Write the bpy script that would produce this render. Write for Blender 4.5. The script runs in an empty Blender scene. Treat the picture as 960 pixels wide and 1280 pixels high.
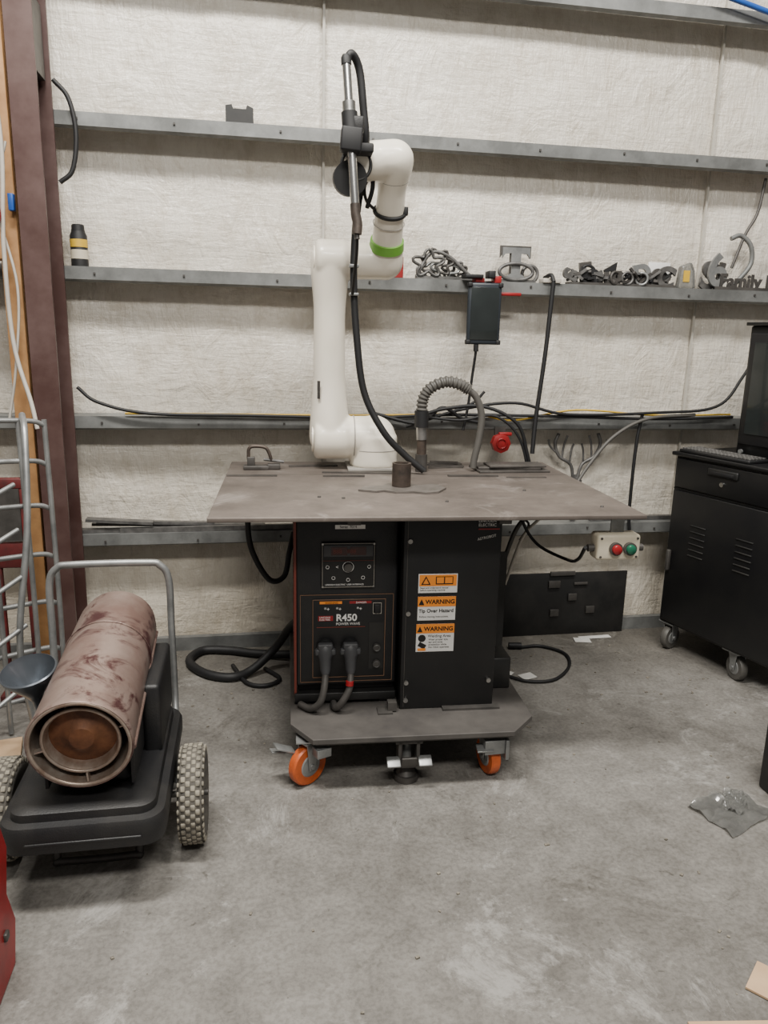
import bpy, bmesh, math, random
from mathutils import Matrix, Vector, noise, Euler
random.seed(7)
rad=math.radians
# ------------------------------------------------------------------ helpers
def root(name,loc=(0,0,0),rz=0):
    e=bpy.data.objects.new(name,None); bpy.context.collection.objects.link(e)
    e.location=loc; e.rotation_euler=(0,0,rad(rz)); e.empty_display_size=.1
    return e
def mk(name,verts,faces,mat,parent=None,smooth=True,angle=35):
    me=bpy.data.meshes.new(name); me.from_pydata([tuple(v) for v in verts],[],faces); me.update()
    bm=bmesh.new(); bm.from_mesh(me); bmesh.ops.recalc_face_normals(bm,faces=bm.faces); bm.to_mesh(me); bm.free()
    if smooth:
        for p in me.polygons: p.use_smooth=True
        me.set_sharp_from_angle(angle=rad(angle))
    o=bpy.data.objects.new(name,me); bpy.context.collection.objects.link(o)
    if mat: me.materials.append(mat)
    if parent: o.parent=parent
    return o
def basis(ax):
    ax=Vector(ax).normalized()
    h=Vector((0,0,1)) if abs(ax.z)<.9 else Vector((1,0,0))
    a=ax.cross(h).normalized(); b=ax.cross(a).normalized()
    return ax,a,b
def lathe(name,prof,p0,axis,mat,parent,seg=32,caps=True):
    p0=Vector(p0); ax,a,b=basis(axis); V=[];Fc=[]
    for t,r in prof:
        for i in range(seg):
            an=2*math.pi*i/seg
            V.append(p0+ax*t+(a*math.cos(an)+b*math.sin(an))*max(r,1e-5))
    for j in range(len(prof)-1):
        for i in range(seg):
            k=(i+1)%seg
            Fc.append((j*seg+i,j*seg+k,(j+1)*seg+k,(j+1)*seg+i))
    if caps:
        Fc.append(tuple(range(seg))); n=(len(prof)-1)*seg; Fc.append(tuple(range(n,n+seg)))
    return mk(name,V,Fc,mat,parent)
def cyl(name,p1,p2,r,mat,parent,r2=None,seg=24):
    d=Vector(p2)-Vector(p1); L=d.length; r2=r if r2 is None else r2
    return lathe(name,[(0,r),(L,r2)],p1,d,mat,parent,seg)
def crs(pts,n=8,closed=False):
    P=[Vector(p) for p in pts]; out=[]; N=len(P)
    rng=range(N if closed else N-1)
    for i in rng:
        if closed: p0,p1,p2,p3=P[i-1],P[i],P[(i+1)%N],P[(i+2)%N]
        else:
            p1,p2=P[i],P[i+1]; p0=P[i-1] if i>0 else p1*2-p2; p3=P[i+2] if i+2<N else p2*2-p1
        for k in range(n):
            t=k/n
            out.append(.5*((2*p1)+(p2-p0)*t+(2*p0-5*p1+4*p2-p3)*t*t+(3*p1-p0-3*p2+p3)*t**3))
    if not closed: out.append(P[-1])
    return out
def sweep_data(pts,r,seg=10,closed=False):
    P=[Vector(p) for p in pts]; N=len(P); V=[];Fc=[]
    rr=r if isinstance(r,(list,tuple)) else [r]*N
    prev=None
    for i in range(N):
        if closed: t=(P[(i+1)%N]-P[i-1])
        else: t=(P[min(i+1,N-1)]-P[max(i-1,0)])
        if t.length<1e-9: t=Vector((0,0,1))
        t.normalize()
        if prev is None: _,a,b=basis(t)
        else:
            a=(prev-t*prev.dot(t)); a=a.normalized() if a.length>1e-6 else basis(t)[1]
            b=t.cross(a)
        prev=a
        for k in range(seg):
            an=2*math.pi*k/seg
            V.append(P[i]+(a*math.cos(an)+b*math.sin(an))*rr[i])
    for i in range(N if closed else N-1):
        j=(i+1)%N
        for k in range(seg):
            l=(k+1)%seg
            Fc.append((i*seg+k,i*seg+l,j*seg+l,j*seg+k))
    if not closed:
        Fc.append(tuple(range(seg))); Fc.append(tuple(range((N-1)*seg,N*seg)))
    return V,Fc
def tube(name,pts,r,mat,parent,n=8,seg=10,closed=False,curve=True):
    p=crs(pts,n,closed) if curve else pts
    V,Fc=sweep_data(p,r,seg,closed); return mk(name,V,Fc,mat,parent,angle=60)
def ring(name,c,axis,R,r,mat,parent,seg=36,rs=10,sz=1):
    ax,a,b=basis(axis); c=Vector(c)
    p=[c+(a*math.cos(2*math.pi*i/seg)+b*math.sin(2*math.pi*i/seg)*sz)*R for i in range(seg)]
    return tube(name,p,r,mat,parent,seg=rs,closed=True,curve=False)
def boxes(name,lst,mat,parent,bevel=0,seg=2):
    bm=bmesh.new()
    for it in lst:
        c,s=it[0],it[1]; rt=it[2] if len(it)>2 else (0,0,0)
        m=Matrix.Translation(c)@Euler([rad(x) for x in rt]).to_matrix().to_4x4()@Matrix.Diagonal((s[0],s[1],s[2],1))
        bmesh.ops.create_cube(bm,size=1,matrix=m)
    if bevel: bmesh.ops.bevel(bm,geom=bm.edges[:]+bm.verts[:],offset=bevel,segments=seg,affect='EDGES',profile=.5)
    me=bpy.data.meshes.new(name); bm.to_mesh(me); bm.free()
    if bevel:
        for p in me.polygons: p.use_smooth=True
        me.set_sharp_from_angle(angle=rad(50))
    me.materials.append(mat)
    o=bpy.data.objects.new(name,me); bpy.context.collection.objects.link(o)
    if parent: o.parent=parent
    return o
def box(name,c,s,mat,parent,bevel=0,rot=(0,0,0),seg=2): return boxes(name,[(c,s,rot)],mat,parent,bevel,seg=seg)
def bx(name,x0,x1,y0,y1,z0,z1,mat,parent,bevel=0,seg=2):
    return box(name,((x0+x1)/2,(y0+y1)/2,(z0+z1)/2),(x1-x0,y1-y0,z1-z0),mat,parent,bevel,seg=seg)
def prism(name,poly,axis,a0,a1,mat,parent,bevel=0):
    def q(u,v,w):
        return {'x':(w,u,v),'y':(u,w,v),'z':(u,v,w)}[axis]
    n=len(poly); V=[q(u,v,a0) for u,v in poly]+[q(u,v,a1) for u,v in poly]
    Fc=[tuple(range(n)),tuple(range(n,2*n))]+[(i,(i+1)%n,n+(i+1)%n,n+i) for i in range(n)]
    o=mk(name,V,Fc,mat,parent,smooth=False)
    if bevel:
        m=o.modifiers.new('b','BEVEL'); m.width=bevel; m.segments=2; m.limit_method='ANGLE'
    return o
def text(name,s,size,loc,rot,mat,parent,ext=.001,align='LEFT',bold=0):
    c=bpy.data.curves.new(name,'FONT'); c.body=s; c.size=size; c.extrude=ext; c.align_x=align; c.offset=bold
    t=bpy.data.objects.new(name+'_t',c); bpy.context.collection.objects.link(t)
    dg=bpy.context.evaluated_depsgraph_get(); me=bpy.data.meshes.new_from_object(t.evaluated_get(dg))
    bpy.data.objects.remove(t); me.name=name
    o=bpy.data.objects.new(name,me); bpy.context.collection.objects.link(o)
    me.materials.clear(); me.materials.append(mat); o.location=loc; o.rotation_euler=[rad(x) for x in rot]
    if parent: o.parent=parent
    return o
def MAT(name,col,rough=.5,metal=0,col2=None,scale=8,bump=0,bscale=40,lo=.35,hi=.65,coat=0,rvar=0,detail=6,spots=None):
    m=bpy.data.materials.new(name); m.use_nodes=True; nt=m.node_tree; b=nt.nodes['Principled BSDF']
    b.inputs['Roughness'].default_value=rough; b.inputs['Metallic'].default_value=metal
    b.inputs['Base Color'].default_value=(*col,1)
    if coat: b.inputs['Coat Weight'].default_value=coat
    tc=nt.nodes.new('ShaderNodeTexCoord')
    if col2 is None: col2=tuple(c*.8 for c in col)
    n=nt.nodes.new('ShaderNodeTexNoise'); n.inputs['Scale'].default_value=scale; n.inputs['Detail'].default_value=detail; n.inputs['Roughness'].default_value=.65
    r=nt.nodes.new('ShaderNodeValToRGB'); r.color_ramp.elements[0].position=lo; r.color_ramp.elements[1].position=hi
    r.color_ramp.elements[0].color=(*col,1); r.color_ramp.elements[1].color=(*col2,1)
    nt.links.new(tc.outputs['Object'],n.inputs['Vector']); nt.links.new(n.outputs['Fac'],r.inputs['Fac'])
    out=r.outputs['Color']
    if spots:   # (colour, scale, lo, hi, distortion): extra worn patches
        n3=nt.nodes.new('ShaderNodeTexNoise'); n3.inputs['Scale'].default_value=spots[1]; n3.inputs['Detail'].default_value=10; n3.inputs['Roughness'].default_value=.7; n3.inputs['Distortion'].default_value=spots[4]
        r3=nt.nodes.new('ShaderNodeMapRange'); r3.inputs[1].default_value=spots[2]; r3.inputs[2].default_value=spots[3]
        mx=nt.nodes.new('ShaderNodeMix'); mx.data_type='RGBA'; mx.inputs[7].default_value=(*spots[0],1)
        nt.links.new(tc.outputs['Object'],n3.inputs['Vector']); nt.links.new(n3.outputs['Fac'],r3.inputs[0]); nt.links.new(r3.outputs[0],mx.inputs[0]); nt.links.new(out,mx.inputs[6]); out=mx.outputs[2]
    nt.links.new(out,b.inputs['Base Color'])
    if rvar:
        mr=nt.nodes.new('ShaderNodeMapRange'); mr.inputs[3].default_value=rough-rvar; mr.inputs[4].default_value=rough+rvar
        nt.links.new(n.outputs['Fac'],mr.inputs[0]); nt.links.new(mr.outputs[0],b.inputs['Roughness'])
    if bump:
        n2=nt.nodes.new('ShaderNodeTexNoise'); n2.inputs['Scale'].default_value=bscale; n2.inputs['Detail'].default_value=4
        bp=nt.nodes.new('ShaderNodeBump'); bp.inputs['Strength'].default_value=bump; bp.inputs['Distance'].default_value=.01
        nt.links.new(tc.outputs['Object'],n2.inputs['Vector']); nt.links.new(n2.outputs['Fac'],bp.inputs['Height']); nt.links.new(bp.outputs['Normal'],b.inputs['Normal'])
    return m
# ------------------------------------------------------------------ materials
black=MAT('black_paint',(.004,.004,.005),.42,col2=(.007,.007,.007),bump=.05,bscale=300)
blackdusty=MAT('dusty_black',(.007,.007,.007),.55,col2=(.024,.022,.02),scale=5,lo=.45,hi=.8)
rubber=MAT('black_rubber',(.007,.007,.008),.6)
plastic=MAT('black_plastic',(.007,.007,.008),.5,col2=(.022,.020,.018),scale=6,lo=.45,hi=.85,bump=.12,bscale=250)
galv=MAT('galvanized_steel',(.33,.335,.33),.42,.6,col2=(.19,.195,.195),scale=10,rvar=.1)
galvdark=MAT('girt_steel',(.215,.22,.215),.5,.35,col2=(.115,.118,.115),scale=7,rvar=.1)
steel=MAT('bare_steel',(.40,.39,.38),.35,.9,col2=(.22,.22,.21),scale=20)
scrap=MAT('scrap_steel',(.16,.155,.15),.5,.5,col2=(.07,.068,.066),scale=20)
chrome=MAT('bright_steel',(.60,.60,.59),.24,1)
dark_steel=MAT('dark_steel',(.05,.047,.044),.5,.4,col2=(.09,.083,.077),scale=12)
tabletop=MAT('table_steel',(.195,.165,.145),.46,.3,col2=(.095,.079,.069),scale=4,lo=.32,hi=.66,bump=.05,bscale=60,rvar=.14,detail=12,spots=((.28,.25,.23),3.2,.56,.72,1.8))
tabledk=MAT('table_bar_steel',(.10,.09,.082),.5,.4,col2=(.055,.05,.046),scale=14)
platesteel=MAT('cut_plate_steel',(.19,.17,.155),.45,.4,col2=(.11,.10,.09),scale=14)
basepl=MAT('base_plate_paint',(.058,.053,.050),.55,.2,col2=(.095,.087,.08),scale=6)
ivory=MAT('ivory_robot_paint',(.83,.775,.665),.33,col2=(.76,.70,.59),scale=3,coat=.15)
ivorydk=MAT('robot_seam_grey',(.33,.31,.28),.5)
green=MAT('green_band',(.16,.40,.05),.45)
orange=MAT('orange_urethane',(.58,.11,.02),.4,col2=(.30,.055,.015),scale=15)
red=MAT('red_paint',(.30,.012,.014),.4,col2=(.18,.01,.01))
redpin=MAT('red_pinstripe',(.17,.03,.018),.5)
warn=MAT('warning_orange',(.85,.27,.02),.5,col2=(.8,.24,.02))
white=MAT('label_white',(.72,.71,.69),.5,col2=(.66,.65,.63))
beige=MAT('beige_plastic',(.60,.54,.42),.45,col2=(.48,.43,.33))
greenb=MAT('green_button',(.01,.11,.06),.25)
redb=MAT('red_button',(.26,.01,.013),.25)
greyplug=MAT('grey_plug',(.055,.056,.06),.5)
screen=MAT('dark_screen',(.018,.022,.022),.12,coat=.5)
dispred=MAT('unlit_red_display',(.045,.008,.008),.15)
slate=MAT('tablet_slate',(.022,.027,.034),.35)
wood=MAT('lumber',(.50,.27,.11),.7,col2=(.36,.18,.07),scale=12)
primer=MAT('red_oxide_primer',(.055,.025,.021),.5,.1,col2=(.10,.06,.054),scale=4,lo=.42,hi=.72,rvar=.1)
barrelm=MAT('heater_barrel_steel',(.31,.235,.205),.34,.45,col2=(.20,.125,.105),scale=3.6,lo=.40,hi=.62,rvar=.1,detail=10,spots=((.085,.035,.035),5,.52,.60,1.2))
barreli=MAT('heater_inner_shell',(.40,.34,.29),.4,.6,col2=(.22,.15,.11),scale=16)
rust=MAT('burnt_rust',(.24,.10,.045),.6,.4,col2=(.07,.03,.018),scale=11)
browns=MAT('browned_steel',(.10,.075,.06),.5,.5,col2=(.045,.037,.032),scale=20)
tyre=MAT('dusty_tyre',(.05,.046,.04),.85,col2=(.10,.09,.075),scale=30)
tread=MAT('tyre_tread',(.26,.235,.185),.85,col2=(.12,.11,.09),scale=45,lo=.4,hi=.65)
yellow=MAT('yellow_cable',(.60,.38,.03),.5)
blue=MAT('blue_hose',(.02,.10,.42),.4)
hosegrey=MAT('grey_conduit',(.085,.08,.072),.55)
whitepl=MAT('white_conduit',(.5,.46,.40),.5)
tan=MAT('tan_outline',(.22,.12,.07),.5)
card=MAT('cardboard',(.52,.36,.22),.85,col2=(.45,.30,.18))
bagm=MAT('clear_bag',(.42,.42,.40),.15,col2=(.30,.30,.29)); bagm.node_tree.nodes['Principled BSDF'].inputs['Transmission Weight'].default_value=.75
paper=MAT('paper',(.66,.65,.62),.7)
funnelm=MAT('funnel_metal',(.12,.135,.155),.3,.6)
seamm=MAT('seam_tape',(.50,.47,.41),.5)
def concrete():
    m=bpy.data.materials.new('concrete'); m.use_nodes=True; nt=m.node_tree; N=nt.nodes.new; L=nt.links.new; b=nt.nodes['Principled BSDF']
    tc=N('ShaderNodeTexCoord')
    def ns(s,d=8,ro=.65,dist=0):
        n=N('ShaderNodeTexNoise'); n.inputs['Scale'].default_value=s; n.inputs['Detail'].default_value=d; n.inputs['Roughness'].default_value=ro; n.inputs['Distortion'].default_value=dist
        L(tc.outputs['Object'],n.inputs['Vector']); return n
    def ramp(a,b_,c1,c2,src):
        r=N('ShaderNodeValToRGB'); r.color_ramp.elements[0].position=a; r.color_ramp.elements[1].position=b_; r.color_ramp.elements[0].color=(*c1,1); r.color_ramp.elements[1].color=(*c2,1); L(src,r.inputs[0]); return r
    def mix(mode,f,a,bb):
        x=N('ShaderNodeMix'); x.data_type='RGBA'; x.blend_type=mode
        if isinstance(f,float): x.inputs[0].default_value=f
        else: L(f,x.inputs[0])
        L(a,x.inputs[6]); L(bb,x.inputs[7]); return x.outputs[2]
    n1=ns(1.1,10,.7,.4); n2=ns(6,10,.78,.3); n3=ns(75,4); n4=ns(2.2,14,.82,.8); n6=ns(24,6,.7,.5); n7=ns(4.5,12,.85,2.0)
    c=ramp(.32,.68,(.158,.148,.134),(.262,.25,.230),n1.outputs[0]).outputs[0]
    c=mix('MULTIPLY',.85,c,ramp(.36,.60,(.58,.57,.56),(1,1,1),n2.outputs[0]).outputs[0])
    c=mix('MULTIPLY',.65,c,ramp(.40,.56,(.66,.65,.64),(1,1,1),n3.outputs[0]).outputs[0])
    c=mix('MIX',ramp(.55,.62,(0,0,0),(.55,.55,.55),n4.outputs[0]).outputs[0],c,ramp(0,1,(.33,.32,.30),(.40,.39,.37),n3.outputs[0]).outputs[0])
    c=mix('MIX',ramp(.60,.65,(0,0,0),(.5,.5,.5),n7.outputs[0]).outputs[0],c,ramp(0,1,(.36,.35,.33),(.44,.43,.41),n3.outputs[0]).outputs[0])
    c=mix('MULTIPLY',.85,c,ramp(.31,.43,(.42,.40,.37),(1,1,1),n4.outputs[0]).outputs[0])
    c=mix('MULTIPLY',.7,c,ramp(.31,.36,(.40,.38,.35),(1,1,1),n6.outputs[0]).outputs[0])
    v=N('ShaderNodeTexVoronoi'); v.feature='DISTANCE_TO_EDGE'; v.inputs['Scale'].default_value=.7
    dm=N('ShaderNodeVectorMath'); dm.operation='ADD'; L(tc.outputs['Object'],dm.inputs[0]); L(n4.outputs['Color'],dm.inputs[1]); L(dm.outputs[0],v.inputs['Vector'])
    c=mix('MULTIPLY',.5,c,ramp(.0,.005,(.35,.34,.32),(1,1,1),v.outputs['Distance']).outputs[0])
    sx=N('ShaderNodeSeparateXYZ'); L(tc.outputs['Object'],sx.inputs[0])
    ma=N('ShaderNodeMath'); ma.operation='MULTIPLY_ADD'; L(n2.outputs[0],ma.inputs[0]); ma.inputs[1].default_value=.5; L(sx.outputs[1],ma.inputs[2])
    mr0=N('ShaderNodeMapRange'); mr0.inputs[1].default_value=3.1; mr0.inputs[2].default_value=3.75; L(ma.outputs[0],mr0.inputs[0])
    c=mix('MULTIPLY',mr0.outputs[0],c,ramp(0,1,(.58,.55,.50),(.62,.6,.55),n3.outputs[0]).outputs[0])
    L(c,b.inputs['Base Color'])
    mr=N('ShaderNodeMapRange'); mr.inputs[3].default_value=.40; mr.inputs[4].default_value=.8; L(n2.outputs[0],mr.inputs[0]); L(mr.outputs[0],b.inputs['Roughness'])
    bp=N('ShaderNodeBump'); bp.inputs['Strength'].default_value=.2; bp.inputs['Distance'].default_value=.01; L(n2.outputs[0],bp.inputs['Height']); L(bp.outputs[0],b.inputs['Normal'])
    return m
def insulation():
    m=bpy.data.materials.new('vinyl_faced_insulation'); m.use_nodes=True; nt=m.node_tree; N=nt.nodes.new; L=nt.links.new; b=nt.nodes['Principled BSDF']
    tc=N('ShaderNodeTexCoord')
    def mapn(sc,ry):
        mp=N('ShaderNodeMapping'); mp.inputs['Scale'].default_value=sc; mp.inputs['Rotation'].default_value=(0,rad(ry),0); L(tc.outputs['Object'],mp.inputs[0]); return mp
    mp=mapn((1,1,.55),25)
    def ns(s,d=6,ro=.6,dist=0,src=None):
        n=N('ShaderNodeTexNoise'); n.inputs['Scale'].default_value=s; n.inputs['Detail'].default_value=d; n.inputs['Roughness'].default_value=ro; n.inputs['Distortion'].default_value=dist
        L((src or mp).outputs[0],n.inputs['Vector']); return n
    n1=ns(1.2,8)
    r=N('ShaderNodeValToRGB'); r.color_ramp.elements[0].position=.3; r.color_ramp.elements[1].position=.7
    r.color_ramp.elements[0].color=(.60,.552,.475,1); r.color_ramp.elements[1].color=(.77,.725,.645,1); L(n1.outputs[0],r.inputs[0])
    n5=ns(14,8,.7); r2=N('ShaderNodeValToRGB'); r2.color_ramp.elements[0].position=.25; r2.color_ramp.elements[1].position=.55; r2.color_ramp.elements[0].color=(.74,.70,.64,1); L(n5.outputs[0],r2.inputs[0])
    mx=N('ShaderNodeMix'); mx.data_type='RGBA'; mx.blend_type='MULTIPLY'; mx.inputs[0].default_value=.8; L(r.outputs[0],mx.inputs[6]); L(r2.outputs[0],mx.inputs[7])
    # grime low on the wall
    sx=N('ShaderNodeSeparateXYZ'); L(tc.outputs['Object'],sx.inputs[0]); mr=N('ShaderNodeMapRange'); mr.inputs[1].default_value=1.1; mr.inputs[2].default_value=0.0; mr.inputs[4].default_value=.7; L(sx.outputs[2],mr.inputs[0])
    mg=N('ShaderNodeMix'); mg.data_type='RGBA'; mg.blend_type='MULTIPLY'; mg.inputs[7].default_value=(.80,.765,.70,1); L(mr.outputs[0],mg.inputs[0]); L(mx.outputs[2],mg.inputs[6])
    L(mg.outputs[2],b.inputs['Base Color']); b.inputs['Roughness'].default_value=.27
    nd=ns(3,4); add=N('ShaderNodeMixRGB'); add.inputs[0].default_value=.25; L(mp.outputs[0],add.inputs[1]); L(nd.outputs['Color'],add.inputs[2])
    v=N('ShaderNodeTexVoronoi'); v.feature='SMOOTH_F1'; v.inputs['Scale'].default_value=11; L(add.outputs[0],v.inputs['Vector'])
    nw=ns(7,6,.55,1.6); nf=ns(42,5,.65,.8); ns1=ns(1,4,.6,.6,mapn((9,10,46),38)); ns2=ns(1,4,.6,.6,mapn((60,10,9),14))
    ab=N('ShaderNodeMath'); ab.operation='SUBTRACT'; L(nw.outputs[0],ab.inputs[0]); ab.inputs[1].default_value=.5
    ab2=N('ShaderNodeMath'); ab2.operation='ABSOLUTE'; L(ab.outputs[0],ab2.inputs[0])
    def madd(a,k,c=None):
        x=N('ShaderNodeMath'); x.operation='MULTIPLY_ADD'; L(a,x.inputs[0]); x.inputs[1].default_value=k
        if c is not None: L(c,x.inputs[2])
        else: x.inputs[2].default_value=0
        return x.outputs[0]
    h=madd(v.outputs['Distance'],.7); h=madd(ab2.outputs[0],4.5,h); h=madd(nf.outputs[0],.8,h); h=madd(ns1.outputs[0],1.3,h); h=madd(ns2.outputs[0],1.6,h)
    bp=N('ShaderNodeBump'); bp.inputs['Strength'].default_value=.42; bp.inputs['Distance'].default_value=.011; L(h,bp.inputs['Height']); L(bp.outputs[0],b.inputs['Normal'])
    return m
conc=concrete(); insul=insulation()
# ------------------------------------------------------------------ room
D=3.47; G=3.34; gh=.025
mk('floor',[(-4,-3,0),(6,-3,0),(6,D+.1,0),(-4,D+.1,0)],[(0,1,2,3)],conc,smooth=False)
girts=[.565,1.075,1.672,2.24,2.825]
def wall():
    V=[];Fc=[];nx,nz=300,150; x0,x1,z1=-4,6,4.2
    seams=[-1.5,.34,2.13,4.0]
    for j in range(nz+1):
        z=z1*j/nz
        for i in range(nx+1):
            x=x0+(x1-x0)*i/nx
            dz=min(abs(z-g) for g in girts+[3.4]); p=min(1,dz/.16)
            ds=min(abs(x-s) for s in seams); q=min(1,ds/.05)
            n=noise.fractal(Vector((x*1.3,z*2.2,3)),1,2,4)*.014*p+noise.noise(Vector((x*6+z*3,z*2.5,9)))*.006*p
            V.append((x,D-.016*p*(.4+.6*q)-n+.012,z))
    for j in range(nz):
        for i in range(nx):
            a=j*(nx+1)+i; Fc.append((a,a+1,a+nx+2,a+nx+1))
    return mk('wall_back',V,Fc,insul,angle=80)
wall()
for i,s in enumerate([-1.5,.34,2.13]): box('trim_%d'%(i+1),(s,D-.010,2.1),(.010,.012,4.2),seamm,None)
bx('baseboard_back',-4,6,D-.05,D-.02,0,.065,galvdark,None)
for z,nm in zip(girts,range(4,9)):
    h=gh
    prof=[(G,z-h),(G,z+h),(D-.002,z+h),(D-.002,z+h-.003),(G+.003,z+h-.003),(G+.003,z-h),(G+.018,z-h-.006),(G+.018,z-h-.009)]
    prism('trim_%d'%nm,prof,'x',-4,6,galvdark,None)
r=root('girt_screws'); L_=[]
for z in girts[:4]:
    for k in range(9): L_.append(((-.6+k*.37+random.uniform(-.03,.03),G-.003,z+random.uniform(-.01,.01)),(.008,.007,.008)))
boxes('screws',L_,dark_steel,r)
r=root('steel_column')
bx('flange_front',-.80,-.705,3.12,3.132,0,4.2,primer,r); bx('flange_back',-.80,-.70,3.316,3.328,0,4.2,primer,r)
bx('web',-.757,-.749,3.13,3.32,0,4.2,primer,r); bx('base_plate',-.83,-.675,3.08,3.335,0,.015,primer,r)
bx('bracket',-.748,-.715,3.14,3.3,2.35,2.6,dark_steel,r)
r=root('wood_framing')
bx('post',-.895,-.83,3.2,3.29,0,2.62,wood,r,.003)
bx('block_top',-1.5,-.86,3.18,3.27,2.36,2.45,wood,r,.003); bx('block_mid',-1.5,-.88,3.18,3.27,1.7,1.79,wood,r,.003)
# ------------------------------------------------------------------ cart
CR=-3.1
cart=root('welding_table_cart',rz=CR)
bx('tabletop',-.24,1.12,2.21,3.235,.906,.92,tabletop,cart,.002)
boxes('table_frame',[((.2,2.72,.893),(.04,.9,.026)),((.68,2.72,.893),(.04,.9,.026)),((.44,2.5,.89),(.5,.04,.03)),((.44,3.1,.89),(.5,.04,.03))],dark_steel,cart)
prism('base_plate',[(0,2.30),(.07,2.19),(.73,2.19),(.82,2.29),(.82,3.1),(.75,3.18),(.07,3.18),(0,3.1)],'z',.182,.2,basepl,cart,.002)
bx('base_lip',.08,.72,2.21,3.1,.168,.182,dark_steel,cart)
bx('pedestal_column',.372,.70,2.37,2.72,.2,.89,black,cart,.004)
bx('rear_pedestal',.45,.76,2.73,3.15,.2,.89,black,cart,.004)
prism('side_bracket',[(2.72,.22),(2.72,.66),(2.80,.60),(3.0,.60),(3.0,.22)],'x',.762,.83,blackdusty,cart,.003)
bx('side_block',.70,.80,2.5,2.62,.2,.32,blackdusty,cart,.006)
boxes('column_foot',[((.32,2.36,.203),(.05,.05,.006)),((.345,2.365,.22),(.03,.03,.03)),((.62,2.36,.204),(.2,.03,.008))],dark_steel,cart)
for i,(x,z) in enumerate([(.392,.80),(.392,.55),(.392,.3),(.68,.3),(.392,.235)]): cyl('bolt_%d'%i,(x,2.362,z),(x,2.371,z),.008,steel,cart,seg=12)
bx('column_seam',.384,.386,2.3685,2.3705,.21,.88,dark_steel,cart)
def sticker(n,x0,x1,z0,z1,m,y=2.3695): return bx(n,x0,x1,y-.0012,y,z0,z1,m,cart)
RX=(90,0,0)
sticker('sticker_a',.424,.556,.621,.687,white); sticker('sticker_a_head',.427,.553,.645,.684,warn,2.3682)
prism('sticker_a_triangle',[(.433,.65),(.465,.65),(.449,.68)],'y',2.366,2.3672,black,cart)
prism('sticker_a_triangle_in',[(.439,.6535),(.459,.6535),(.449,.673)],'y',2.365,2.3662,warn,cart)
bx('sticker_book',.482,.541,2.366,2.3672,.651,.678,black,cart); bx('sticker_book_l',.485,.509,2.365,2.3662,.655,.676,warn,cart); bx('sticker_book_r',.513,.538,2.365,2.3662,.655,.676,warn,cart)
text('sticker_a_text','Read and understand manual\nbefore operating machine',.0082,(.43,2.368,.636),RX,black,cart,.0004)
sticker('sticker_b',.424,.553,.524,.608,white); sticker('sticker_b_head',.424,.553,.573,.608,warn,2.3682)
text('sticker_b_title','WARNING',.0205,(.450,2.3668,.583),RX,black,cart,.0004,bold=.0006)
prism('sticker_b_tri',[(.427,.579),(.446,.579),(.4365,.600)],'y',2.366,2.3672,black,cart)
text('sticker_b_text','Tip Over Hazard',.0172,(.4275,2.368,.552),RX,black,cart,.0004,bold=.0004)
text('sticker_b_small','Follow moving instructions.',.009,(.43,2.368,.534),RX,black,cart,.0004)
sticker('sticker_c',.422,.552,.4115,.511,white); sticker('sticker_c_head',.422,.552,.478,.511,warn,2.3682)
text('sticker_c_title','WARNING',.0205,(.448,2.3668,.487),RX,black,cart,.0004,bold=.0006)
prism('sticker_c_tri',[(.425,.483),(.443,.483),(.434,.503)],'y',2.366,2.3672,black,cart)
text('sticker_c_text','Welding Area',.0140,(.462,2.368,.463),RX,black,cart,.0004)
text('sticker_c_small','Wear proper eye,\near and body\nprotection while\nthe robot operates.',.0092,(.465,2.368,.452),RX,black,cart,.0003)
cyl('sticker_c_icon',(.442,2.3672,.46),(.442,2.3682,.46),.013,black,cart); box('sticker_c_icon2',(.443,2.3678,.434),(.026,.001,.016),black,cart,rot=(0,30,0))
bx('sticker_c_yel',.428,.456,2.3672,2.3682,.415,.424,warn,cart)
text('maker_label','LINCOLN\nELECTRIC',.014,(.618,2.3685,.862),RX,white,cart,.0004); bx('maker_label_bar',.618,.69,2.367,2.3685,.837,.841,redb,cart)
text('maker_label_2','ASTROBOT',.0125,(.618,2.3685,.80),(90,-12,0),white,cart,.0004)
pltop=.168
def caster(parent,x,y,r,ang,tm,pl,w=.034,n='caster'):
    c=Vector((x,y,r)); a=Vector((math.cos(rad(ang)),math.sin(rad(ang)),0)); f=Vector((-a.y,a.x,0))
    lathe(n+'_wheel',[(-w/2,r*.55),(-w/2,r*.93),(-w/2+.006,r),(w/2-.006,r),(w/2,r*.93),(w/2,r*.55)],c,a,tm,parent,36)
    lathe(n+'_hub',[(-w/2-.003,r*.2),(-w/2-.003,r*.5),(-w/2+.002,r*.6),(w/2-.002,r*.6),(w/2+.003,r*.5),(w/2+.003,r*.2)],c,a,pl,parent,24)
    for s in (-1,1):
        z=pltop-.012
        prism(n+'_fork%d'%s,[(-.022,z),(.035,z),(.010,r*.78),(-.010,r*.78)],'x',-.002,.002,pl,parent,.001)
        o=bpy.data.objects[n+'_fork%d'%s]; o.location=(c.x+a.x*s*(w/2+.007),c.y+a.y*s*(w/2+.007),0); o.rotation_euler=(0,0,rad(ang))
        cyl(n+'_axle%d'%s,c+a*s*(w/2+.004),c+a*s*(w/2+.014),.009,pl,parent,seg=12)
    box(n+'_bridge',(c.x+f.x*.006,c.y+f.y*.006,pltop-.012),(w+.022,r*.95,.008),pl,parent,.001,rot=(0,0,ang))
    cyl(n+'_swivel',(c.x+f.x*.01,c.y+f.y*.01,pltop-.014),(c.x+f.x*.01,c.y+f.y*.01,pltop),r*.45,pl,parent)
    box(n+'_mount',(c.x+f.x*.01,c.y+f.y*.01,pltop-.002),(.09,.09,.005),pl,parent)
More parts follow.
